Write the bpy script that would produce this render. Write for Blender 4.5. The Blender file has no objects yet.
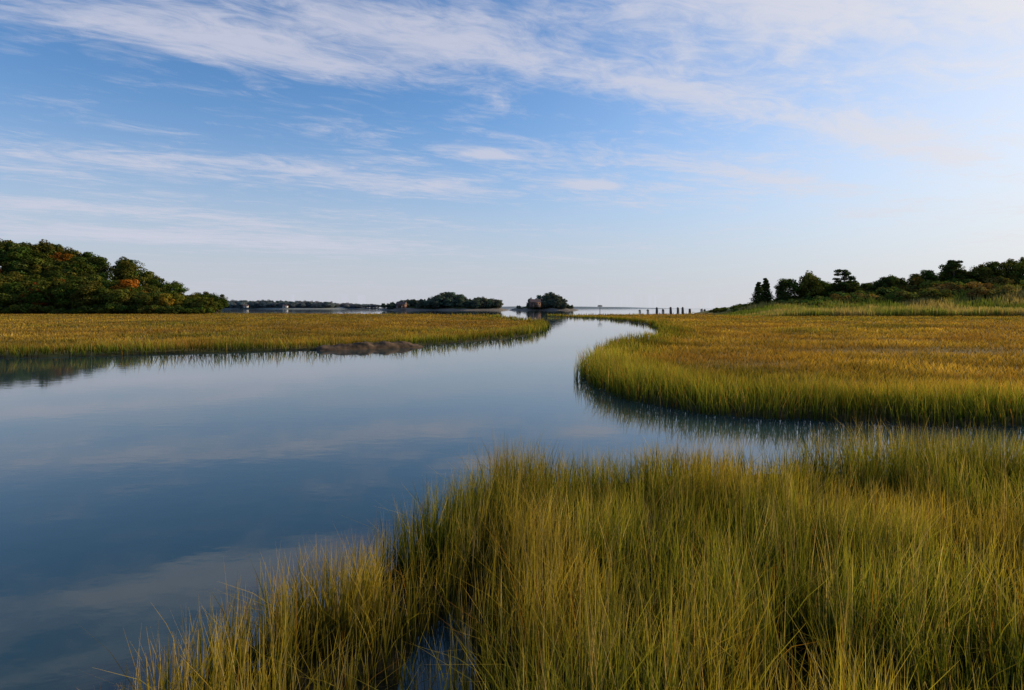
import bpy, math, random
import numpy as np
from mathutils import Vector

random.seed(7)
rng = np.random.default_rng(7)
scene = bpy.context.scene
COL = scene.collection

# ------------------------------------------------------------------ helpers
def link(o, parent=None):
    COL.objects.link(o)
    if parent: o.parent = parent
    return o

def empty(name, loc=(0,0,0)):
    e = bpy.data.objects.new(name, None); e.location = loc
    e.empty_display_size = 0.2
    return link(e)

def np_mesh(name, V, F, colors=None, mats=None, midx=None, smooth=False):
    me = bpy.data.meshes.new(name)
    V = np.asarray(V, dtype=np.float32); F = np.asarray(F, dtype=np.int32)
    me.vertices.add(len(V)); me.vertices.foreach_set("co", V.ravel())
    k = F.shape[1]
    me.loops.add(F.size); me.loops.foreach_set("vertex_index", F.ravel())
    me.polygons.add(len(F))
    me.polygons.foreach_set("loop_start", np.arange(0, F.size, k, dtype=np.int32))
    me.polygons.foreach_set("loop_total", np.full(len(F), k, dtype=np.int32))
    if midx is not None: me.polygons.foreach_set("material_index", np.asarray(midx, dtype=np.int32))
    if smooth: me.polygons.foreach_set("use_smooth", np.ones(len(F), dtype=bool))
    me.update(calc_edges=True)
    if colors is not None:
        a = me.color_attributes.new("Col", 'FLOAT_COLOR', 'POINT')
        c = np.ones((len(V),4), dtype=np.float32); c[:, :3] = colors
        a.data.foreach_set("color", c.ravel())
    for m in (mats or []): me.materials.append(m)
    return me

def hsh(ix, iy, s):
    n = (ix.astype(np.int64)*374761393 + iy.astype(np.int64)*668265263 + s*1442695041) & 0xffffffff
    n = ((n ^ (n >> 13)) * 1274126177) & 0xffffffff
    n = n ^ (n >> 16)
    return (n & 0xffffff) / float(0xffffff)

def vnoise(x, y, s=0):
    ix = np.floor(x); iy = np.floor(y); fx = x-ix; fy = y-iy
    fx = fx*fx*(3-2*fx); fy = fy*fy*(3-2*fy)
    a = hsh(ix,iy,s); b = hsh(ix+1,iy,s); c = hsh(ix,iy+1,s); d = hsh(ix+1,iy+1,s)
    return (a*(1-fx)+b*fx)*(1-fy) + (c*(1-fx)+d*fx)*fy

def fbm(x, y, s=0, o=4):
    r = 0; a = .5; t = 0
    for i in range(o):
        r = r + a*vnoise(x*2**i, y*2**i, s+i*17); t += a; a *= .5
    return r/t

def sst(a, b, x):
    t = np.clip((x-a)/(b-a), 0, 1); return t*t*(3-2*t)

def catmull(pts, n=6):
    pts = np.array(pts, float); N = len(pts); out = []
    for i in range(N):
        p0,p1,p2,p3 = pts[i-1],pts[i],pts[(i+1)%N],pts[(i+2)%N]
        for j in range(n):
            t = j/n
            out.append(.5*((2*p1)+(-p0+p2)*t+(2*p0-5*p1+4*p2-p3)*t*t+(-p0+3*p1-3*p2+p3)*t**3))
    return np.array(out)

def sdf(X, Y, poly):
    d = np.full(X.shape, 1e18); ins = np.zeros(X.shape, bool)
    N = len(poly)
    for i in range(N):
        ax, ay = poly[i]; bx, by = poly[(i+1)%N]
        ex, ey = bx-ax, by-ay
        wx, wy = X-ax, Y-ay
        t = np.clip((wx*ex+wy*ey)/(ex*ex+ey*ey+1e-12), 0, 1)
        d = np.minimum(d, (wx-ex*t)**2+(wy-ey*t)**2)
        if ay != by:
            c = ((ay > Y) != (by > Y)) & (X < (bx-ax)*(Y-ay)/(by-ay)+ax)
            ins ^= c
    d = np.sqrt(d)
    return np.where(ins, d, -d)

# ------------------------------------------------------------------ layout (metres)
P_LEFT = catmull([(-25.6,31.5),(-20,33.5),(-15.5,35.5),(-11,38),(-6.4,41),(-3,46.5),(1.2,55),(3.4,66),(4.6,80),(4.0,112),
                  (-1.7,156),(-9,198),(-35,240),(-75,262),(-120,275),(-200,300),(-420,330),(-500,200),(-200,70),(-90,38),(-50,31)],5)
P_RIGHT = catmull([(11,190),(16,160),(20,140),(21.5,105),(17.8,76),(12.3,54),(7.6,42.3),(4.6,32.6),(3.2,26),(2.7,21.7),(3.0,18.9),
                   (3.7,16.4),(4.7,14.9),(6.4,14.1),(8.4,13.7),(10.5,13.4),(20,13.2),(45,14),(120,20),(420,60),(420,420),(180,330),(100,262),(40,226)],5)
P_FORE = catmull([(-2.4,2.9),(-2.28,3.5),(-1.95,4.07),(-1.5,5.24),(-.92,6.6),(-.05,7.9),(1.2,8.9),(2.7,9.3),(4.5,9.4),(7.5,9.7),
                  (15,10),(40,10.5),(60,4),(50,-12),(10,-14),(-3,-10),(-3.0,-3),(-2.6,1.2)],5)

def fields(X, Y):
    R = np.sqrt(X*X+Y*Y)
    amp = np.clip(R*.02, .12, 2.5)
    n1 = (fbm(X/ (1.1), Y/1.1, 3, 3)-.5)*2
    n2 = (fbm(X/9., Y/9., 5, 3)-.5)*2
    jit = n1*np.minimum(amp, .6) + n2*np.where(R > 20, np.clip(R*.022,0,2.4), 0)
    sl = sdf(X, Y, P_LEFT) + jit
    sr = sdf(X, Y, P_RIGHT) + jit
    sf = sdf(X, Y, P_FORE) + n1*.38 + .04
    q = np.sqrt(((X+.50)/.27)**2 + ((Y-4.15)/1.0)**2)
    sf = np.minimum(sf, (q-1)*.27 + n1*.1)
    return sl, sr, sf

def hills(X, Y):
    n = fbm(X/28., Y/28., 11, 3)
    hl = 21.*sst(-118, -225, X)*sst(244, 292, Y)*(.85+.3*n)
    hl = hl*sst(560, 420, Y)
    hr = (2.6+7.5*sst(85, 175, X))*sst(0, 42, Y-184)*sst(66, 86, X)*(.85+.3*n)
    hr = hr*sst(420, 330, Y)
    return hl, hr

def height(X, Y, full=True):
    sl, sr, sf = fields(X, Y)
    hl, hr = hills(X, Y)
    zl = -.7 + .80*sst(-1.1, .25, np.maximum(sl, sr))
    zf = -.5 + .52*sst(-.8, .12, sf) + (fbm(X/.35, Y/.35, 21, 3)-.5)*.08*sst(-.3,.2,sf)
    z = np.maximum(zl, zf)
    land = np.maximum(np.maximum(sl, sr), sf)
    z = z + (fbm(X/2.5, Y/2.5, 31, 3)-.5)*.1*sst(0,2,np.maximum(sl,sr))
    z = z + hl + hr
    z = np.where((land < -2) , np.minimum(z, -.7), z)
    return z, sl, sr, sf, hl, hr

# ------------------------------------------------------------------ materials
def new_mat(name):
    m = bpy.data.materials.new(name); m.use_nodes = True
    nt = m.node_tree; nt.nodes.clear()
    out = nt.nodes.new("ShaderNodeOutputMaterial")
    return m, nt, out

def N(nt, t, **kw):
    n = nt.nodes.new(t)
    for k, v in kw.items(): setattr(n, k, v)
    return n

def leafy_mat(name, transl=.35, use_obj=False, tcol=(1.25,1.15,.55)):
    m, nt, out = new_mat(name)
    at = N(nt, "ShaderNodeAttribute", attribute_name="Col")
    col = at.outputs["Color"]
    if use_obj:
        oi = N(nt, "ShaderNodeObjectInfo")
        mx = N(nt, "ShaderNodeMix", data_type='RGBA', blend_type='MULTIPLY'); mx.inputs[0].default_value = 1
        nt.links.new(col, mx.inputs[6]); nt.links.new(oi.outputs["Color"], mx.inputs[7]); col = mx.outputs[2]
    p = N(nt, "ShaderNodeBsdfDiffuse")
    nt.links.new(col, p.inputs["Color"])
    tm = N(nt, "ShaderNodeMix", data_type='RGBA', blend_type='MULTIPLY'); tm.inputs[0].default_value = 1
    nt.links.new(col, tm.inputs[6]); tm.inputs[7].default_value = (*tcol, 1)
    tr = N(nt, "ShaderNodeBsdfTranslucent"); nt.links.new(tm.outputs[2], tr.inputs["Color"])
    ms = N(nt, "ShaderNodeMixShader"); ms.inputs[0].default_value = transl
    nt.links.new(p.outputs[0], ms.inputs[1]); nt.links.new(tr.outputs[0], ms.inputs[2])
    nt.links.new(ms.outputs[0], out.inputs[0])
    return m

def simple_mat(name, c1, c2, scale=3, rough=.8, bump=.3, detail=6):
    m, nt, out = new_mat(name)
    tc = N(nt, "ShaderNodeNewGeometry")
    no = N(nt, "ShaderNodeTexNoise"); no.inputs["Scale"].default_value = scale; no.inputs["Detail"].default_value = detail
    nt.links.new(tc.outputs["Position"], no.inputs["Vector"])
    cr = N(nt, "ShaderNodeValToRGB"); cr.color_ramp.elements[0].position = .35; cr.color_ramp.elements[1].position = .68
    cr.color_ramp.elements[0].color = (*c1,1); cr.color_ramp.elements[1].color = (*c2,1)
    nt.links.new(no.outputs["Fac"], cr.inputs[0])
    p = N(nt, "ShaderNodeBsdfPrincipled"); p.inputs["Roughness"].default_value = rough
    nt.links.new(cr.outputs[0], p.inputs["Base Color"])
    b = N(nt, "ShaderNodeBump"); b.inputs["Strength"].default_value = bump; b.inputs["Distance"].default_value = .1
    nt.links.new(no.outputs["Fac"], b.inputs["Height"]); nt.links.new(b.outputs[0], p.inputs["Normal"])
    nt.links.new(p.outputs[0], out.inputs[0])
    return m

M_GRASS = leafy_mat("marsh_grass_blade", .4, tcol=(1.25,1.14,.5))
M_CORD = leafy_mat("cordgrass_blade", .42, tcol=(1.14,1.19,.48))
M_REED = leafy_mat("reed_blade", .35)
M_LEAF = leafy_mat("tree_foliage", .25, use_obj=True, tcol=(1.1,1.2,.6))
M_BARK = simple_mat("bark", (.03,.024,.018), (.09,.07,.05), 6)
M_WOOD = simple_mat("weathered_timber", (.035,.03,.026), (.09,.08,.07), 5)
M_ROCK = simple_mat("shore_rock", (.13,.11,.09), (.34,.30,.25), .35)
M_MUD = simple_mat("wet_mud", (.014,.010,.006), (.15,.095,.055), 1.6, .8, .6)
M_MUD.node_tree.nodes["Principled BSDF"].inputs["Specular IOR Level"].default_value=.15
M_SIDE = simple_mat("brown_clapboard", (.14,.07,.045), (.2,.1,.07), 1.5)
M_WHITE = simple_mat("white_clapboard", (.6,.58,.55), (.75,.73,.7), 1.5)
M_ROOF = simple_mat("roof_shingle", (.08,.05,.045), (.15,.09,.08), 2)
M_GLASS = simple_mat("window_glass", (.02,.025,.03), (.03,.035,.04), 2, .1, 0)

def ground_mat():
    m, nt, out = new_mat("marsh_ground")
    at = N(nt, "ShaderNodeAttribute", attribute_name="Col")
    g = N(nt, "ShaderNodeNewGeometry")
    no = N(nt, "ShaderNodeTexNoise"); no.inputs["Scale"].default_value = 2.2; no.inputs["Detail"].default_value = 9
    nt.links.new(g.outputs["Position"], no.inputs["Vector"])
    mr = N(nt, "ShaderNodeMapRange"); mr.inputs[1].default_value=.3; mr.inputs[2].default_value=.7; mr.inputs[3].default_value=.6; mr.inputs[4].default_value=1.4
    nt.links.new(no.outputs["Fac"], mr.inputs[0])
    mx = N(nt, "ShaderNodeVectorMath", operation='SCALE')
    nt.links.new(at.outputs["Color"], mx.inputs[0]); nt.links.new(mr.outputs[0], mx.inputs["Scale"])
    p = N(nt, "ShaderNodeBsdfPrincipled"); p.inputs["Roughness"].default_value = .9
    p.inputs["Specular IOR Level"].default_value = .06
    nt.links.new(mx.outputs[0], p.inputs["Base Color"])
    b = N(nt, "ShaderNodeBump"); b.inputs["Strength"].default_value = .5; b.inputs["Distance"].default_value = .08
    nt.links.new(no.outputs["Fac"], b.inputs["Height"]); nt.links.new(b.outputs[0], p.inputs["Normal"])
    nt.links.new(p.outputs[0], out.inputs[0])
    return m

# ------------------------------------------------------------------ colours of the marsh
def marsh_palette(X, Y, edge):
    n = fbm(X/6., Y/8., 41, 4)
    nb = fbm(X/26., Y/16., 47, 4)
    gold = sst(.6, 4.5, edge + (n-.5)*7)
    gold = gold*(.28+.72*sst(.36,.56, nb*.6+n*.4))
    q = np.sqrt(((X-23)/9.)**2+((Y-33.5)/2.6)**2)
    pan = .5*sst(1.1,.6, q+(n-.5)*2.2)
    q2 = np.sqrt(((X-9.5)/2.4)**2+((Y-26)/1.1)**2)
    pan = np.maximum(pan, .5*sst(1.1,.7,q2+(n-.5)*1.5))
    return gold, pan

# ------------------------------------------------------------------ ground sheet
NA, NR = 640, 350
ang = np.linspace(0, 2*np.pi, NA, endpoint=False)
rad = np.concatenate([[0.0], np.geomspace(.8, 900, NR-31), np.geomspace(1000,20000,30)])
A, Rr = np.meshgrid(ang, rad)
GX = (Rr*np.sin(A)); GY = (Rr*np.cos(A))
Z, sl, sr, sf, hl, hr = height(GX, GY)
edge = np.maximum(sl, sr)
gold, pan = marsh_palette(GX, GY, edge)
c = np.zeros(GX.shape+(3,))
mud = np.array([.035,.030,.014]); goldc = np.array([.21,.135,.03]); grn = np.array([.055,.06,.015]); panc = np.array([.13,.105,.06])
seab = np.array([.03,.04,.035]); wood = np.array([.03,.04,.015])
c[:] = seab
land = sst(-.3, .1, np.maximum(edge, sf))[...,None]
base = grn*(1-gold[...,None]) + goldc*gold[...,None]
base = base*(1-pan[...,None]) + panc*pan[...,None]
base = mud*(1-sst(.1,.7,edge)[...,None]) + base*sst(.1,.7,edge)[...,None]
c = c*(1-land)+base*land
ff = sst(-.2,.1,sf)[...,None]; c = c*(1-ff)+ (mud*.7)*ff
h1 = sst(.1,2,hl)[...,None]; c = c*(1-h1)+wood*h1
h2 = sst(.1,1,hr)[...,None]; c = c*(1-h2)+np.array([.10,.11,.03])*h2
idx = np.arange(NR*NA).reshape(NR, NA)
F = np.stack([idx[:-1], np.roll(idx,-1,1)[:-1], np.roll(idx,-1,1)[1:], idx[1:]], -1).reshape(-1,4)
me = np_mesh("ground", np.stack([GX,GY,Z],-1).reshape(-1,3), F[:, ::-1], c.reshape(-1,3), [ground_mat()], smooth=True)
link(bpy.data.objects.new("ground", me))

# ------------------------------------------------------------------ water
def water_mat():
    m, nt, out = new_mat("tidal_water")
    g = N(nt, "ShaderNodeNewGeometry")
    mp = N(nt, "ShaderNodeMapping"); mp.inputs["Scale"].default_value = (.6, 1.0, 1); mp.inputs["Rotation"].default_value=(0,0,.35)
    nt.links.new(g.outputs["Position"], mp.inputs[0])
    n1 = N(nt, "ShaderNodeTexNoise"); n1.inputs["Scale"].default_value = 3.5; n1.inputs["Detail"].default_value = 3
    n2 = N(nt, "ShaderNodeTexNoise"); n2.inputs["Scale"].default_value = .22; n2.inputs["Detail"].default_value = 4
    nt.links.new(mp.outputs[0], n1.inputs[0]); nt.links.new(mp.outputs[0], n2.inputs[0])
    b1 = N(nt, "ShaderNodeBump"); b1.inputs["Strength"].default_value = .10; b1.inputs["Distance"].default_value = .012
    b2 = N(nt, "ShaderNodeBump"); b2.inputs["Strength"].default_value = .12; b2.inputs["Distance"].default_value = .04
    nt.links.new(n1.outputs["Fac"], b1.inputs["Height"]); nt.links.new(n2.outputs["Fac"], b2.inputs["Height"])
    nt.links.new(b1.outputs[0], b2.inputs["Normal"])
    p = N(nt, "ShaderNodeBsdfPrincipled")
    p.inputs["Base Color"].default_value = (.018,.044,.050,1)
    p.inputs["Roughness"].default_value = .035; p.inputs["IOR"].default_value = 1.42
    nt.links.new(b2.outputs[0], p.inputs["Normal"])
    nt.links.new(p.outputs[0], out.inputs[0])
    return m
W = 20000
me = np_mesh("water", [(-W,-W,0),(W,-W,0),(W,W,0),(-W,W,0)], [[0,1,2,3]], None, [water_mat()])
link(bpy.data.objects.new("water", me))

# ------------------------------------------------------------------ grass blades
def blades(name, P, H, Wd, lean, laz, cb, cm, ct, levels=4, mat=M_GRASS, power=2.0, cpow=1.0):
    n = len(P)
    az = rng.uniform(0, 2*np.pi, n)
    side = np.stack([np.cos(az), np.sin(az), np.zeros(n)], -1)
    ld = np.stack([np.cos(laz), np.sin(laz), np.zeros(n)], -1)
    V = np.zeros((n, levels, 2, 3), np.float32); C = np.zeros((n, levels, 2, 3), np.float32)
    for k in range(levels):
        t = k/(levels-1)
        cen = P + ld*(H*lean*t**power)[:,None]
        cen[:,2] += H*(t - .25*np.minimum(lean,1.2)**2*t**3)
        w = Wd*(.75+.5*t*(1-t)*2)*(1-t**2.2) + Wd*.06
        V[:,k,0] = cen - side*(w/2)[:,None]; V[:,k,1] = cen + side*(w/2)[:,None]
        tt = t**cpow  # higher cpow carries the painted base shade further up the blade
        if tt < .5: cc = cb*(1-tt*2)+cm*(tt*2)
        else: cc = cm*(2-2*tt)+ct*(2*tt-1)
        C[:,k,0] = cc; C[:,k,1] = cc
    b = np.arange(n)*levels*2
    fs = []
    for k in range(levels-1):
        o = k*2
        fs.append(np.stack([b+o, b+o+1, b+o+3, b+o+2], -1))
    Fq = np.concatenate(fs, 0)
    me = np_mesh(name, V.reshape(-1,3), Fq, C.reshape(-1,3), [mat], smooth=False)
    return link(bpy.data.objects.new(name, me))

def mixc(a, b, t): return a*(1-t[:,None]) + b*t[:,None]
G_BASE = np.array([.009,.017,.004]); G_MID = np.array([.064,.092,.011]); G_TIP = np.array([.23,.215,.030])  # dark green base, deepened to paint in shade low in the grass
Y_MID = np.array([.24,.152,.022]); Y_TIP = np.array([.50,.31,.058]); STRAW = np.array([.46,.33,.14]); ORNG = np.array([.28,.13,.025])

def colours(n, gold, var, straw=.08, tipg=.1, org=.06):
    r = rng.random(n)
    g = np.clip(gold + (rng.random(n)-.5)*.45, 0, 1)
    v = (var*(.7+.6*rng.random(n)))[:,None]
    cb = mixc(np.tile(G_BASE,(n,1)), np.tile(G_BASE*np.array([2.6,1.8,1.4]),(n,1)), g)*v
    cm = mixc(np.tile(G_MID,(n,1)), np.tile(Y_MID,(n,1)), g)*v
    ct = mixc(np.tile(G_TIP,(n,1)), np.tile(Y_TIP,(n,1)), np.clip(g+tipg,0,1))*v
    s = r < straw
    cm[s] = STRAW*.7*v[s]; ct[s] = STRAW*v[s]; cb[s] = STRAW*.2
    s = (r > 1-org); cm[s] = ORNG*.7*v[s]; ct[s] = ORNG*1.2*v[s]
    return cb, cm, ct

def marsh(nsamp, r1, r2, levels, which, name):
    r = r1*np.exp(rng.random(nsamp)*math.log(r2/r1))
    if which=='R': a = rng.uniform(-math.radians(1), math.radians(45), nsamp)
    else: a = rng.uniform(-math.radians(45), math.radians(9), nsamp)
    X = r*np.sin(a); Y = r*np.cos(a)
    sl, sr, sf = fields(X, Y)
    e = sl if which == 'L' else sr
    k = (e > -.32)
    hl, hr = hills(X, Y)
    k &= (hl < .6) & (hr < .4)
    X, Y, e, r = X[k], Y[k], e[k], r[k]
    gold, pan = marsh_palette(X, Y, e)
    kk = rng.random(len(X)) > pan*.7
    X, Y, e, r, gold, pan = X[kk], Y[kk], e[kk], r[kk], gold[kk], pan[kk]
    n = len(X)
    z = np.maximum(height(X, Y)[0], -.12)
    nz = fbm(X/1.3, Y/1.3, 71, 3); nl = fbm(X/5., Y/5., 73, 3)
    H = (.30 + .42*sst(4.0,.3,e + (nz-.5)*4))*(.35+.75*nz+.65*nl)*rng.uniform(.6,1.2,n)*(1-.6*pan)
    Wd = np.clip(.00082*r, .009, 1)*rng.uniform(.7,1.3,n)
    laz = fbm(X/2.2, Y/2.2, 81, 2)*2*np.pi*2 + rng.normal(0, 1.3, n)
    lean = np.abs(rng.normal(.2,.22,n)) + .3*gold
    big = fbm(X/18., Y/9., 95, 3)
    var = (.30+1.4*fbm(X/2.2, Y/2.2, 91, 3))*(.45+1.1*nl)*(.6+.9*big)*1.1
    cb, cm, ct = colours(n, gold, var, .02, .18, .07)
    # brown-ochre patches of fading salt hay
    br = sst(.52,.64, fbm(X/10., Y/5., 97, 4))*gold*.55
    oc = np.array([.20,.095,.024])
    cm = mixc(cm, np.tile(oc,(n,1)), br); ct = mixc(ct, np.tile(oc*1.7,(n,1)), br)
    pc = np.array([.17,.14,.085])
    cm = mixc(cm, np.tile(pc,(n,1)), pan*.7); ct = mixc(ct, np.tile(pc*1.2,(n,1)), pan*.7)
    return blades(name, np.stack([X,Y,z],-1), H, Wd, lean, laz, cb, cm, ct, levels)

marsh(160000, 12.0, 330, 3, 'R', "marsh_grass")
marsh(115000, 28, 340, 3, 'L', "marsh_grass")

def near():
    n = 280000
    X = rng.uniform(-3.0, 11.6, n); Y = rng.uniform(2.3, 10.8, n)
    k = (np.abs(X) < .94*Y+.7)
    dens = np.clip(1.15 - .075*(Y-2.5), .5, 1)
    k &= rng.random(n) < dens
    X, Y = X[k], Y[k]
    sf = fields(X, Y)[2]
    nz = fbm(X/.8, Y/.8, 101, 3); nf = fbm(X/.16, Y/.16, 103, 2)
    k = (sf > -.10) & (rng.random(len(X)) < np.clip(.06+sst(.41,.58,nf*.6+nz*.4)*1.0, 0, 1)) & (rng.random(len(X)) < .28+.72*sst(0,.45,sf))
    X, Y, sf, nz, nf = X[k], Y[k], sf[k], nz[k], nf[k]
    n = len(X)
    z = np.clip(height(X, Y)[0], -.06, .03) - .01
    nb = fbm(X/1.7, Y/1.7, 107, 3)
    H = (.34+.50*nb+.32*(nz-.5)+.34*(nf-.5))*rng.uniform(.38,1.30,n)*(.75+.25*sst(0,.6,sf))
    Wd = rng.uniform(.0045,.0105,n)
    laz = fbm(X/.9, Y/.9, 109, 2)*2*np.pi*1.6+1.0 + rng.normal(0,1.5,n)
    lean = np.abs(rng.normal(.06,.20,n))
    far = rng.random(n) < .14; lean[far] += rng.uniform(.25,.9,far.sum())
    gold = np.clip(sst(.42,.72,fbm(X/1.4, Y/1.6, 113, 3))*.48, 0, 1)
    var = (.34+1.25*fbm(X/.5, Y/.5, 117, 3))*1.15
    cb, cm, ct = colours(n, gold, var, .06, .30, .035)
    print("near blades", n)
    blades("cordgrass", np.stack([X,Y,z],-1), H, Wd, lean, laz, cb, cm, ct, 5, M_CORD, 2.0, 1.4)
    m = 2200
    i = rng.choice(n, m, replace=False)
    P = np.stack([X[i],Y[i],z[i]],-1)
    Hs = H[i]*1.05+.10
    cst = np.tile(STRAW*.95,(m,1))
    ls = np.abs(rng.normal(.12,.1,m)); la = rng.uniform(0,6.28,m)
    blades("cordgrass_seed_stalks", P, Hs, np.full(m,.005), ls, la, cst*.4, cst, cst, 5)
near()

# ------------------------------------------------------------------ trees
def tube(pts, radii, seg=6):
    V=[];Fq=[]
    pts=[np.array(p,float) for p in pts]
    for i,(p,r) in enumerate(zip(pts,radii)):
        d = pts[min(i+1,len(pts)-1)]-pts[max(i-1,0)]; d/= (np.linalg.norm(d)+1e-9)
        u = np.cross(d, [0.3,.9,.1]); u/=np.linalg.norm(u); v=np.cross(d,u)
        for s in range(seg):
            a=2*math.pi*s/seg; V.append(p+r*(math.cos(a)*u+math.sin(a)*v))
    for i in range(len(pts)-1):
        for s in range(seg):
            Fq.append((i*seg+s, i*seg+(s+1)%seg, (i+1)*seg+(s+1)%seg, (i+1)*seg+s))
    return np.array(V), np.array(Fq)

def leaf_quads(cen, nrm, size):
    n=len(cen)
    nrm = nrm + rng.normal(0,.5,(n,3)); nrm/=np.linalg.norm(nrm,axis=1)[:,None]
    u = np.cross(nrm, rng.normal(0,1,(n,3))); u/=np.linalg.norm(u,axis=1)[:,None]; v=np.cross(nrm,u)
    s=size[:,None]
    V=np.stack([cen-u*s*.5, cen-v*s*.36+u*s*.05, cen+u*s*.55, cen+v*s*.36],1)
    return V.reshape(-1,3), np.arange(n*4).reshape(n,4)

def make_tree(name, seed, kind):
    r = np.random.default_rng(seed)
    Vs=[];Fs=[];Cs=[];Ms=[];off=0
    def add(V,Fq,C,mi):
        nonlocal off
        Vs.append(V);Fs.append(Fq+off);Cs.append(C);Ms.append(np.full(len(Fq),mi));off+=len(V)
    def addt(*a): 
        V,Fq=tube(*a); add(V,Fq,np.zeros((len(V),3))+.05,0)
    if kind=='decid':
        addt([(0,0,-.5),(r.normal(0,.1),0,2.5),(r.normal(0,.3),r.normal(0,.3),6),(r.normal(0,.5),r.normal(0,.5),10)],[.4,.3,.2,.06])
        K=38; clumps=[]
        for i in range(K):
            th=r.uniform(0,6.28); ph=math.acos(r.uniform(-.85,1)); q=r.uniform(.35,1)**.5
            wob=1+.18*math.sin(3*th+seed)+.1*math.sin(5*ph+seed)
            cx=3.8*q*wob*math.sin(ph)*math.cos(th); cy=3.8*q*wob*math.sin(ph)*math.sin(th); cz=6.3+4.4*q*math.cos(ph)*(1+.1*r.normal())
            clumps.append((cx,cy,cz,r.uniform(1.1,2.0)))
        for (cx,cy,cz,cr) in clumps[:12]:
            z0=r.uniform(2.5,6); addt([(0,0,z0),(cx*.5,cy*.5,(z0+cz)/2+.3),(cx*.95,cy*.95,cz)],[.14,.08,.03],5)
        per=115; ls=(.38,.75)
    elif kind=='conifer':
        addt([(0,0,-.5),(0,0,6),(0,0,12)],[.3,.18,.03])
        clumps=[]
        z=.9
        while z<12:
            R=3.1*(1-z/12.6)**.75*r.uniform(.75,1.15); nb=7
            for j in range(nb):
                th=j*6.28/nb+r.uniform(-.5,.5)
                rr=R*r.uniform(.6,1.2)
                clumps.append((rr*.6*math.cos(th),rr*.6*math.sin(th),z+r.uniform(-.5,.5),max(.45,rr*.5)))
                if j%2==0: addt([(0,0,z),(rr*math.cos(th),rr*math.sin(th),z-.2)],[.05,.02],4)
            z+=.75
        per=55; ls=(.3,.55)
    elif kind=='pine':
        addt([(0,0,-.5),(.2,0,5),(.5,.2,10.5)],[.32,.22,.06])
        clumps=[]
        for i in range(26):
            z=r.uniform(4,11.5); th=r.uniform(0,6.28); R=r.uniform(.4,1)*4.0*(1-abs(z-7.5)/7)
            cx,cy=R*math.cos(th),R*math.sin(th)
            addt([(.3,.1,z-.8),(cx*.6,cy*.6,z-.3),(cx,cy,z)],[.1,.06,.02],4)
            for q in range(2):
                clumps.append((cx*r.uniform(.6,1.1),cy*r.uniform(.6,1.1),z+r.uniform(0,.3),r.uniform(.8,1.35)))
        per=80; ls=(.3,.55)
    else:
        clumps=[]
        for i in range(18):
            th=r.uniform(0,6.28); q=r.uniform(.1,1)**.5; z=r.uniform(.3,1)*3.0*(1-.4*q)
            clumps.append((2.1*q*math.cos(th),2.1*q*math.sin(th),z,r.uniform(.6,1.1)))
            addt([(0,0,-.2),(1.2*q*math.cos(th),1.2*q*math.sin(th),z*.6),(2.2*q*math.cos(th),2.2*q*math.sin(th),z)],[.06,.04,.02],4)
        per=80; ls=(.3,.5)
    for (cx,cy,cz,cr) in clumps:
        n=int(per*r.uniform(.7,1.3)); d=r.normal(0,1,(n,3)); d/=np.linalg.norm(d,axis=1)[:,None]
        rad_=cr*r.uniform(.35,1.08,n)**.5
        flat=.5 if kind=='pine' else .8
        P=np.array([cx,cy,cz])+d*rad_[:,None]*np.array([1,1,flat])
        V,Fq=leaf_quads(P,d+np.array([0,0,.4]),r.uniform(ls[0],ls[1],n))
        tone=r.uniform(.6,1.35); hue=r.uniform(-.2,.35)
        base=np.array([1.0*(1+hue),1.0,1.0])*tone
        cc=np.repeat(base[None,:]*r.uniform(.75,1.25,(n,1)),4,axis=0)
        add(V,Fq,cc,1)
    return np_mesh(name,np.concatenate(Vs),np.concatenate(Fs),np.concatenate(Cs),[M_BARK,M_LEAF],np.concatenate(Ms))

DEC=[make_tree("oak_%d"%i,100+i,'decid') for i in range(5)]
CON=[make_tree("cedar_%d"%i,200+i,'conifer') for i in range(3)]
PIN=[make_tree("pine_%d"%i,300+i,'pine') for i in range(2)]
SHR=[make_tree("shrub_%d"%i,400+i,'shrub') for i in range(3)]

def hz(x,y):
    return float(height(np.array([x]),np.array([y]))[0][0])

def plant(mesh, x, y, z, s, col, parent=None, name="tree", sx=1.0):
    o=bpy.data.objects.new(name, mesh); o.location=(x,y,z); o.rotation_euler=(0,0,random.uniform(0,6.28))
    o.scale=(s*sx,s*sx,s); o.color=(*col,1)
    return link(o,parent)

GREENS=[(.06,.09,.016),(.075,.105,.018),(.055,.08,.018),(.10,.11,.02),(.08,.09,.018)]
FALL=[(.26,.11,.016),(.2,.13,.02),(.28,.09,.02),(.18,.15,.025)]

wood_l = empty("wooded_hillside")
for i in range(290):
    x=random.uniform(-330,-121); y=random.uniform(248,325)
    if random.random()<.35: y=random.uniform(246,262)
    t=(-119-x)
    if t<25 and y>285: continue
    s=(.52+.56*min(1,t/60))*random.uniform(.85,1.15)
    z=max(0,hz(x,y))
    c=random.choice(GREENS); k=random.uniform(.75,1.25)
    if random.random()<.03: c=random.choice(FALL)
    plant(random.choice(DEC),x,y,z-.3,s,tuple(v*k for v in c),wood_l,"oak_tree",1.25)
for (px,y,s,c) in [(-160,262,1.15,(.36,.13,.018)),(-154,256,.85,(.24,.14,.02)),(-137,248,.75,(.26,.19,.025)),(-135,252,.72,(.18,.17,.025)),
                   (-127,247,.55,(.08,.11,.02)),(-123,246,.48,(.07,.09,.02)),(-142,250,.72,(.18,.16,.025)),(-149,249,.62,(.12,.13,.022)),(-145,252,.8,(.24,.16,.025))]:
    plant(random.choice(DEC),px,y,hz(px,y)-.2,s,c,wood_l,"autumn_maple_tree",1.15)
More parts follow.
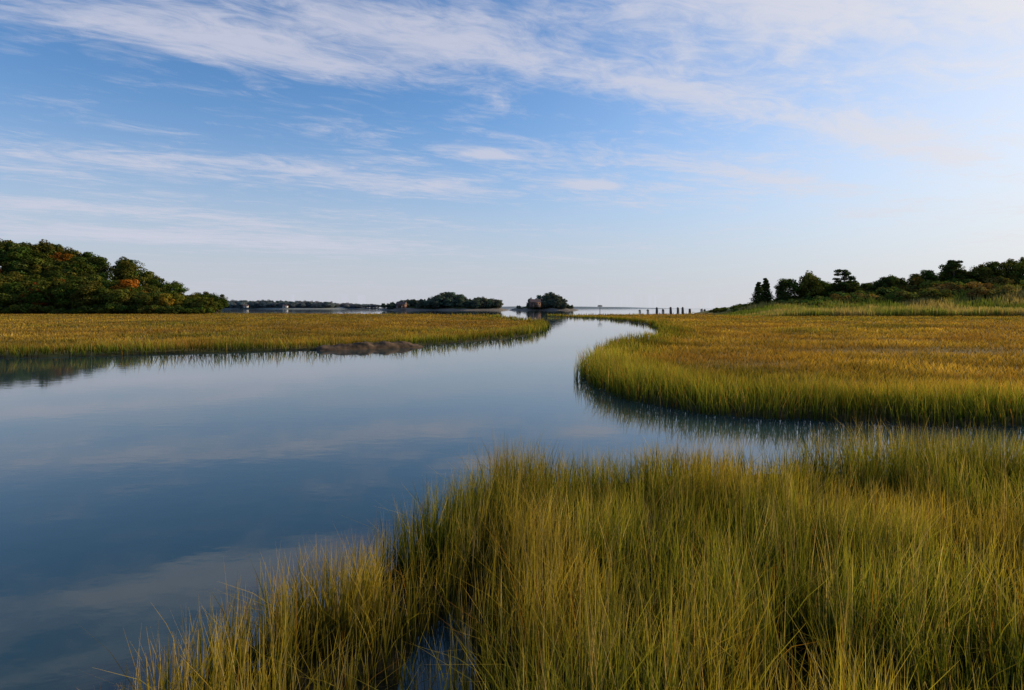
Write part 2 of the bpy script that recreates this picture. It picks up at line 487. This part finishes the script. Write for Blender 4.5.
for i in range(110):
    x=random.uniform(-330,-118); y=random.uniform(240,247)
    plant(random.choice(SHR),x,y,max(0,hz(x,y)),random.uniform(.8,1.5),random.choice(GREENS),wood_l,"shrub",1.3)

hd = empty("headland_thicket")
def TR(X, depth, top_py, kind, col, nm, sx=1.0):
    depth+=16; X*=depth/(depth-16)
    z=hz(X,depth)
    top=2.5+(308-top_py)/626*depth
    s=max(.15,(top-z)/12.2)
    plant(random.choice(kind),X,depth,z-.2,s,col,None,nm,sx)
DK=(.045,.066,.018); GA=(.08,.105,.02); GB=(.11,.12,.022)
for (x,d,tp,k,nm,c,sx) in [
    (80,203,281,CON,"cedar_tree",DK,1.3),(83.5,206,277,CON,"cedar_tree",DK,1.2),(88,204,280,CON,"cedar_tree",(.05,.07,.02),1.3),
    (92,208,275,DEC,"oak_tree",GA,1.2),(98,206,270,DEC,"oak_tree",GB,1.0),(102,209,274,DEC,"oak_tree",GA,1.1),
    (109,206,268,PIN,"pine_tree",DK,1.2),(113,209,279,DEC,"oak_tree",GB,1.2),(119,210,281,DEC,"oak_tree",GA,1.4),
    (124,208,274,DEC,"oak_tree",DK,1.1),(129,212,274,DEC,"oak_tree",GA,1.1),(135,210,271,DEC,"oak_tree",(.15,.12,.022),1.0),
    (141,212,267,DEC,"oak_tree",GA,1.1),(147,208,259,PIN,"pine_tree",DK,1.3),(150,214,260,DEC,"oak_tree",GA,1.1),
    (156,208,262,DEC,"oak_tree",GB,1.1),(161,210,258,DEC,"oak_tree",GA,1.1),(167,210,256,DEC,"oak_tree",GB,1.1),
    (175,212,254,DEC,"oak_tree",GA,1.1),(184,212,256,DEC,"oak_tree",GA,1.1)]:
    TR(x,d,tp,k,c,nm,sx)
for i in range(290):
    x=random.uniform(74,240); y=random.uniform(208,238)
    c=random.choice(GREENS+[(.15,.17,.03),(.15,.12,.03),(.20,.13,.035),(.13,.15,.03)]); k=random.uniform(.9,1.5)
    s=random.uniform(.6,1.3)*(.5+.65*float(sst(76,110,x)))
    plant(random.choice(SHR),x,y,hz(x,y)-.1,s,tuple(v*k for v in c),hd,"shrub",1.3)
for i in range(50):
    x=random.uniform(110,270); y=random.uniform(226,250)
    plant(random.choice(DEC),x,y,hz(x,y)-.3,random.uniform(.45,.65),random.choice(GREENS),hd,"small_oak",1.1)

n=45000
X=rng.uniform(66,240,n); Y=rng.uniform(176,214,n)
sr_=sdf(X,Y,P_RIGHT)
k=(sr_>0)&(rng.random(n)<.35+.65*sst(.3,.5,fbm(X/9,Y/5,131,3)))
X,Y=X[k],Y[k]; n=len(X); z=height(X,Y)[0]
H=(1.4+1.8*fbm(X/8,Y/8,133,3))*rng.uniform(.7,1.2,n)*sst(62,90,X)
g=fbm(X/12,Y/5,137,3)
gr=np.array([.15,.19,.035]); tn=np.array([.36,.28,.10])
t=sst(.38,.62,g); cm=mixc(np.tile(gr,(n,1)),np.tile(tn,(n,1)),t)*rng.uniform(.7,1.25,(n,1))
blades("reed_bed",np.stack([X,Y,z],-1),H,rng.uniform(.13,.24,n),np.abs(rng.normal(.15,.1,n)),rng.uniform(0,6.28,n),cm*.5,cm,cm*1.25,3,M_REED)

# ------------------------------------------------------------------ islands and far shore
def island(name, cx, cy, rx, ry, top, seed, col=None, tree_s=(.8,1.2), ntree=120, tcols=GREENS, kinds=DEC, shape=None, sx=1.25):
    na,nr=96,22
    a=np.linspace(0,2*np.pi,na,endpoint=False); q=np.linspace(0,1.15,nr)
    AA,QQ=np.meshgrid(a,q)
    rr=QQ*(1+.18*(fbm(np.cos(AA)*2+5,np.sin(AA)*2+seed,seed,3)-.5)*2)
    X=cx+rx*rr*np.cos(AA); Y=cy+ry*rr*np.sin(AA)
    nz=fbm(X/(rx*.25),Y/(rx*.25),seed,4)
    Z=(top*(1-sst(.2,1.0,QQ))+1.6*(1-sst(.82,1.08,QQ)))*(.7+.6*nz)-1.2*sst(.95,1.1,QQ)+ (nz-.5)*1.5
    cc=np.where((QQ>.86)[...,None],np.array([.19,.165,.14]),np.array([.05,.06,.02])) if col is None else np.tile(np.array(col),X.shape+(1,))
    cc=cc*(.6+.8*nz[...,None])
    idx=np.arange(na*nr).reshape(nr,na)
    Fq=np.stack([idx[:-1],np.roll(idx,-1,1)[:-1],np.roll(idx,-1,1)[1:],idx[1:]],-1).reshape(-1,4)
    me=np_mesh(name,np.stack([X,Y,Z],-1).reshape(-1,3),Fq,cc.reshape(-1,3),[bpy.data.materials["marsh_ground"]],smooth=True)
    o=link(bpy.data.objects.new(name,me))
    for i in range(ntree):
        th=random.uniform(0,6.28); qq=random.random()**.5*.88
        x=cx+rx*qq*math.cos(th); y=cy+ry*qq*math.sin(th)
        fz=(top*(1-float(sst(.2,1.0,qq)))+1.8)
        s=random.uniform(*tree_s)
        if shape: s*=shape((x-cx)/rx)
        if s<.1: continue
        c=random.choice(tcols); k=random.uniform(.8,1.2)
        plant(random.choice(kinds),x,y,fz*.8-.8,s,tuple(v*k for v in c),o,"tree",sx)
    return o
HAZE=[(.085,.125,.095),(.095,.135,.10),(.08,.115,.09),(.12,.14,.095)]  # greens lightened and blued: distance haze painted into the foliage
def shA(u): return .60+.70*float(np.exp(-((u-.25)/.55)**2))*(.75+.35*math.sin(u*9+1))
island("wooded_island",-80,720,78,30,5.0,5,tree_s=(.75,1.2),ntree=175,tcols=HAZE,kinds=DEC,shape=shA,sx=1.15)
def shB(u): return .42+.75*float(np.exp(-((u-.25)/.36)**2))+.25*float(np.exp(-((u+.35)/.2)**2))
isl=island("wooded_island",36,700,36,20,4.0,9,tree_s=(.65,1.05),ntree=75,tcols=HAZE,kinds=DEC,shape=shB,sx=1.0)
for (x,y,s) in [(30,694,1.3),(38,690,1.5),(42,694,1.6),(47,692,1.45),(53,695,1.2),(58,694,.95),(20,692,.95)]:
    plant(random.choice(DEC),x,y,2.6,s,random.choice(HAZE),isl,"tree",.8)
FAR_HAZED=[(.14,.19,.215),(.15,.20,.22),(.16,.20,.215)]  # paler and bluer still, thicker haze put into the tree colours
island("distant_shore",-640,1500,250,60,5.0,15,col=(.2,.22,.2),tree_s=(1.0,1.5),ntree=260,tcols=FAR_HAZED,kinds=DEC,sx=1.6)  # far shores: haze painted into the ground colours too
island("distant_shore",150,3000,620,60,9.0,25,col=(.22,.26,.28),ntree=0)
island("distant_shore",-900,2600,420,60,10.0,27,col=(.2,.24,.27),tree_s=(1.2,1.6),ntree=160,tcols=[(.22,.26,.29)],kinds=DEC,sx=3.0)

# ------------------------------------------------------------------ houses
def box(name, sx, sy, sz, loc, mat, parent):
    V=[(x*sx/2,y*sy/2,z*sz/2) for x in(-1,1) for y in(-1,1) for z in(-1,1)]
    Fq=[(0,1,3,2),(4,6,7,5),(0,4,5,1),(2,3,7,6),(0,2,6,4),(1,5,7,3)]
    me=np_mesh(name,V,Fq,None,[mat]); o=bpy.data.objects.new(name,me); o.location=loc; return link(o,parent)
def house(name, x,y,z,rot,w,d,h,rh,wall,s=1):
    e=empty(name,(x,y,z)); e.rotation_euler[2]=rot; e.scale=(s,s,s)
    box("walls",w,d,h,(0,0,h/2),wall,e)
    ov=.5
    V=[(-w/2-ov,-d/2-ov,h-.1),(w/2+ov,-d/2-ov,h-.1),(w/2+ov,d/2+ov,h-.1),(-w/2-ov,d/2+ov,h-.1),(-w/2-ov,0,h+rh),(w/2+ov,0,h+rh)]
    me=bpy.data.meshes.new("roof"); me.from_pydata(V,[],[(0,1,5,4),(2,3,4,5),(0,4,3),(1,2,5),(0,3,2,1)]); me.materials.append(M_ROOF)
    link(bpy.data.objects.new("roof",me),e)
    box("chimney",.9,.9,rh+1.2,(w*.22,d*.1,h+rh*.6),M_ROCK,e)
    box("porch",w*.6,2.2,.3,(0,-d/2-1.2,2.7),M_ROOF,e)
    for i in range(4):
        xx=-w/2+w*(i+.5)/4
        box("window_%d"%i,1.1,.1,1.3,(xx,-d/2-.03,h*.72),M_GLASS,e)
    box("door",1.1,.12,2.1,(0,-d/2-.03,1.05),M_GLASS,e)
    for s_ in (-1,1):
        box("porch_post",.2,.2,2.6,(s_*w*.28,-d/2-2.1,1.3),M_WHITE,e)
house("shore_house",25,676,3.4,.15,11,8,5.5,3.2,M_SIDE)
house("shore_house",-122,690,2.4,-.2,10,7,4.2,2.8,M_SIDE)
house("shore_house",-520,1436,3,.1,10,9,4,3,M_WHITE)
house("shore_house",-610,1436,3,.1,9,9,4,3,M_WHITE)

# ------------------------------------------------------------------ pilings and nest platform
def joined(name, parts, mat):
    Vs=[];Fs=[];off=0
    for V,Fq in parts:
        Vs.append(np.array(V,float)); Fs.append(np.array(Fq)+off); off+=len(V)
    return np_mesh(name,np.concatenate(Vs),np.concatenate(Fs),None,[mat])
def bx(sx,sy,sz,c):
    V=[(c[0]+x*sx/2,c[1]+y*sy/2,c[2]+z*sz/2) for x in(-1,1) for y in(-1,1) for z in(-1,1)]
    return V,[(0,1,3,2),(4,6,7,5),(0,4,5,1),(2,3,7,6),(0,2,6,4),(1,5,7,3)]
D=300
for px,hgt in [(641,1.5),(648,1.8),(656,2.7),(661,1.9),(671,2.9),(676,2.7),(685,2.8),(690,2.1),(700,2.0),(707,1.7),(716,1.6),(723,2.0),(730,1.6)]:
    x=(px-512)/626*D+random.uniform(-.3,.3); parts=[]
    for dx,dy in ((-.45,-.4),(.45,-.4),(0,.45)):
        parts.append(tube([(dx,dy,-1.5),(dx*.75,dy*.75,hgt*.5),(dx*.5,dy*.5,hgt+random.uniform(-.1,.25))],[.24,.22,.19],7))
    parts.append(bx(1.1,1.0,.18,(0,0,hgt*.78)))
    o=link(bpy.data.objects.new("dock_piling",joined("dock_piling",parts,M_WOOD)))
    o.location=(x,D+random.uniform(-4,4),0); o.rotation_euler=(0,random.uniform(-.05,.05),random.uniform(0,1))
x=(600-512)/626*215
parts=[tube([(0,0,-.5),(0,0,3.0)],[.12,.09],7),bx(1.5,1.3,.12,(0,0,3.05)),bx(1.5,.1,.25,(0,-.6,3.2)),bx(1.5,.1,.25,(0,.6,3.2))]
for i in range(26):
    a=random.uniform(0,6.28); r_=random.uniform(.1,.6)
    parts.append(tube([(r_*math.cos(a),r_*math.sin(a),3.2),(r_*math.cos(a)+math.cos(a+1.4)*.5,r_*math.sin(a)+math.sin(a+1.4)*.5,3.35+random.uniform(0,.25))],[.03,.015],4))
o=link(bpy.data.objects.new("osprey_nest_platform",joined("osprey_nest_platform",parts,M_WOOD))); o.location=(x,215,0)

# ------------------------------------------------------------------ eroded mud bank on the left marsh edge
na,nb=110,14
u=np.linspace(0,1,na); v=np.linspace(0,1,nb)
U,Vv=np.meshgrid(u,v)
cx=-11.6+U*5.7; cy=37.1+U*3.4
X=cx+ (Vv-.5)*-.8; Y=cy+(Vv-.5)*1.6
Zb=.52*np.sin(np.pi*Vv)**.4*np.sin(np.pi*np.clip(U,.0,1))**.3*(.3+1.05*fbm(X*1.3,Y*2.4,201,4))-.05
idx=np.arange(na*nb).reshape(nb,na)
Fq=np.stack([idx[:-1,:-1],idx[:-1,1:],idx[1:,1:],idx[1:,:-1]],-1).reshape(-1,4)
link(bpy.data.objects.new("mud_bank",np_mesh("mud_bank",np.stack([X,Y,Zb],-1).reshape(-1,3),Fq,None,[M_MUD],smooth=True)))

# ------------------------------------------------------------------ camera
cam=bpy.data.cameras.new("camera"); co=link(bpy.data.objects.new("camera",cam))
co.location=(0,0,2.5); co.rotation_euler=(math.radians(90),0,0)
cam.sensor_width=36; cam.lens=22; cam.shift_y=-37/1024
cam.clip_end=40000; cam.clip_start=.05
scene.camera=co

# ------------------------------------------------------------------ light
AZ=math.radians(68); EL=math.radians(20)
sd=Vector((math.sin(AZ)*math.cos(EL),math.cos(AZ)*math.cos(EL),math.sin(EL)))
sun=bpy.data.lights.new("sun",'SUN'); sun.energy=5.0; sun.angle=math.radians(.6); sun.color=(1,.81,.54)
so=link(bpy.data.objects.new("sun",sun)); so.rotation_euler=sd.to_track_quat('Z','Y').to_euler()

# ------------------------------------------------------------------ sky
w=bpy.data.worlds.new("World"); scene.world=w; w.use_nodes=True; nt=w.node_tree; nt.nodes.clear()
L=nt.links
def mth(op,a,b=None,c=None,clamp=False):
    n=N(nt,"ShaderNodeMath",operation=op); n.use_clamp=clamp
    for i,s in enumerate((a,b,c)):
        if s is None: continue
        if isinstance(s,(int,float)): n.inputs[i].default_value=s
        else: L.new(s,n.inputs[i])
    return n.outputs[0]
def ss(a,b,x):
    n=N(nt,"ShaderNodeMapRange",interpolation_type='SMOOTHSTEP'); n.inputs[1].default_value=a; n.inputs[2].default_value=b
    n.inputs[3].default_value=0; n.inputs[4].default_value=1
    if a>b:
        n.inputs[1].default_value=b; n.inputs[2].default_value=a; n.inputs[3].default_value=1; n.inputs[4].default_value=0
    L.new(x,n.inputs[0]); return n.outputs[0]
def mixcol(f,a,b,bt='MIX'):
    n=N(nt,"ShaderNodeMix",data_type='RGBA',blend_type=bt)
    if isinstance(f,(int,float)): n.inputs[0].default_value=f
    else: L.new(f,n.inputs[0])
    for i,s in ((6,a),(7,b)):
        if isinstance(s,tuple): n.inputs[i].default_value=(*s,1)
        else: L.new(s,n.inputs[i])
    return n.outputs[2]
tc=N(nt,"ShaderNodeTexCoord"); sp=N(nt,"ShaderNodeSeparateXYZ"); L.new(tc.outputs["Generated"],sp.inputs[0])
dx,dy,dz=sp.outputs
zc=mth('MAXIMUM',dz,.02)
uu=mth('DIVIDE',dx,zc); vv=mth('DIVIDE',dy,zc)
a_=mth('ADD',mth('MULTIPLY',uu,.85),mth('MULTIPLY',vv,.53)); b_=mth('SUBTRACT',mth('MULTIPLY',vv,.85),mth('MULTIPLY',uu,.53))
def noise(sa,sb,scale,detail=8,rough=.6,dist=0,off=0):
    cb=N(nt,"ShaderNodeCombineXYZ"); L.new(mth('MULTIPLY',a_,sa),cb.inputs[0]); L.new(mth('MULTIPLY',b_,sb),cb.inputs[1]); cb.inputs[2].default_value=off
    n=N(nt,"ShaderNodeTexNoise"); n.inputs["Scale"].default_value=scale; n.inputs["Detail"].default_value=detail; n.inputs["Roughness"].default_value=rough; n.inputs["Distortion"].default_value=dist
    L.new(cb.outputs[0],n.inputs[0]); return n.outputs["Fac"]
def gauss(a0,b0,sa,sb):
    p=mth('POWER',mth('ABSOLUTE',mth('DIVIDE',mth('SUBTRACT',a_,a0),sa)),2)
    q=mth('POWER',mth('ABSOLUTE',mth('DIVIDE',mth('SUBTRACT',b_,b0),sb)),2)
    return mth('EXPONENT',mth('MULTIPLY',mth('ADD',p,q),-1))
n_str=noise(1.0,1.6,1.2,8,.62,1.1,1.3)
n_big=noise(.6,.8,.8,4,.55,.3,4.1)
n_fin=noise(1.8,3.4,1.8,7,.68,1.5,7.7)
field=mth('ADD',mth('MULTIPLY',n_str,.60),mth('MULTIPLY',n_fin,.40))
cov=mth('ADD',mth('MULTIPLY',gauss(.45,2.62,.95,.24),.24),mth('MULTIPLY',gauss(1.7,2.08,1.7,.26),.22))
for (a0,b0,sa,sb,wt) in [(3.24,4.0,.30,.17,.36),(2.05,3.56,.22,.14,.30),(-.4,5.4,1.3,.7,.15),(1.7,1.2,1.6,.35,.22),(1.9,4.8,.9,.5,.18),(4.2,3.0,1.5,.35,.26),(2.6,.75,1.6,.25,.2),(4.2,1.9,1.5,.3,.2),(1.0,10.,3.5,1.4,.24),(-2.0,3.6,.9,.4,.14),(-.5,7.6,1.6,.5,.18)]:
    cov=mth('ADD',cov,mth('MULTIPLY',gauss(a0,b0,sa,sb),wt))
cov=mth('ADD',cov,mth('MULTIPLY',mth('SUBTRACT',n_big,.5),.45))
dens=ss(.47,.80,mth('ADD',field,cov))
dt=N(nt,"ShaderNodeVectorMath",operation='DOT_PRODUCT'); L.new(tc.outputs["Generated"],dt.inputs[0]); dt.inputs[1].default_value=sd
glow=mth('POWER',mth('MAXIMUM',dt.outputs["Value"],0),4.2)
sky=N(nt,"ShaderNodeTexSky",sky_type='NISHITA'); sky.sun_disc=False; sky.sun_elevation=EL; sky.sun_rotation=AZ; sky.air_density=1.0; sky.dust_density=.3; sky.ozone_density=1.8; sky.altitude=0
hz_=mth('POWER',ss(.38,.0,dz),1.6)
c0=mixcol(1.0,sky.outputs[0],(.84,1.24,1.64),'MULTIPLY')
c1=mixcol(mth('MULTIPLY',hz_,.93),c0,(5.5,5.6,6.3))
gw=mth('MULTIPLY',glow,mth('ADD',.75,mth('MULTIPLY',ss(.55,.1,dz),.25)),clamp=True)
c2=mixcol(gw,c1,(9.8,9.3,8.8))
cw=mixcol(glow,(6.2,6.3,7.4),(9.4,9.1,8.9))
c3=mixcol(mth('MULTIPLY',dens,.80),c2,cw)
bg=N(nt,"ShaderNodeBackground"); bg.inputs[1].default_value=.1; L.new(c3,bg.inputs[0])
ow=N(nt,"ShaderNodeOutputWorld"); L.new(bg.outputs[0],ow.inputs[0])

scene.view_settings.view_transform='Standard'; scene.view_settings.look='None'; scene.view_settings.exposure=0
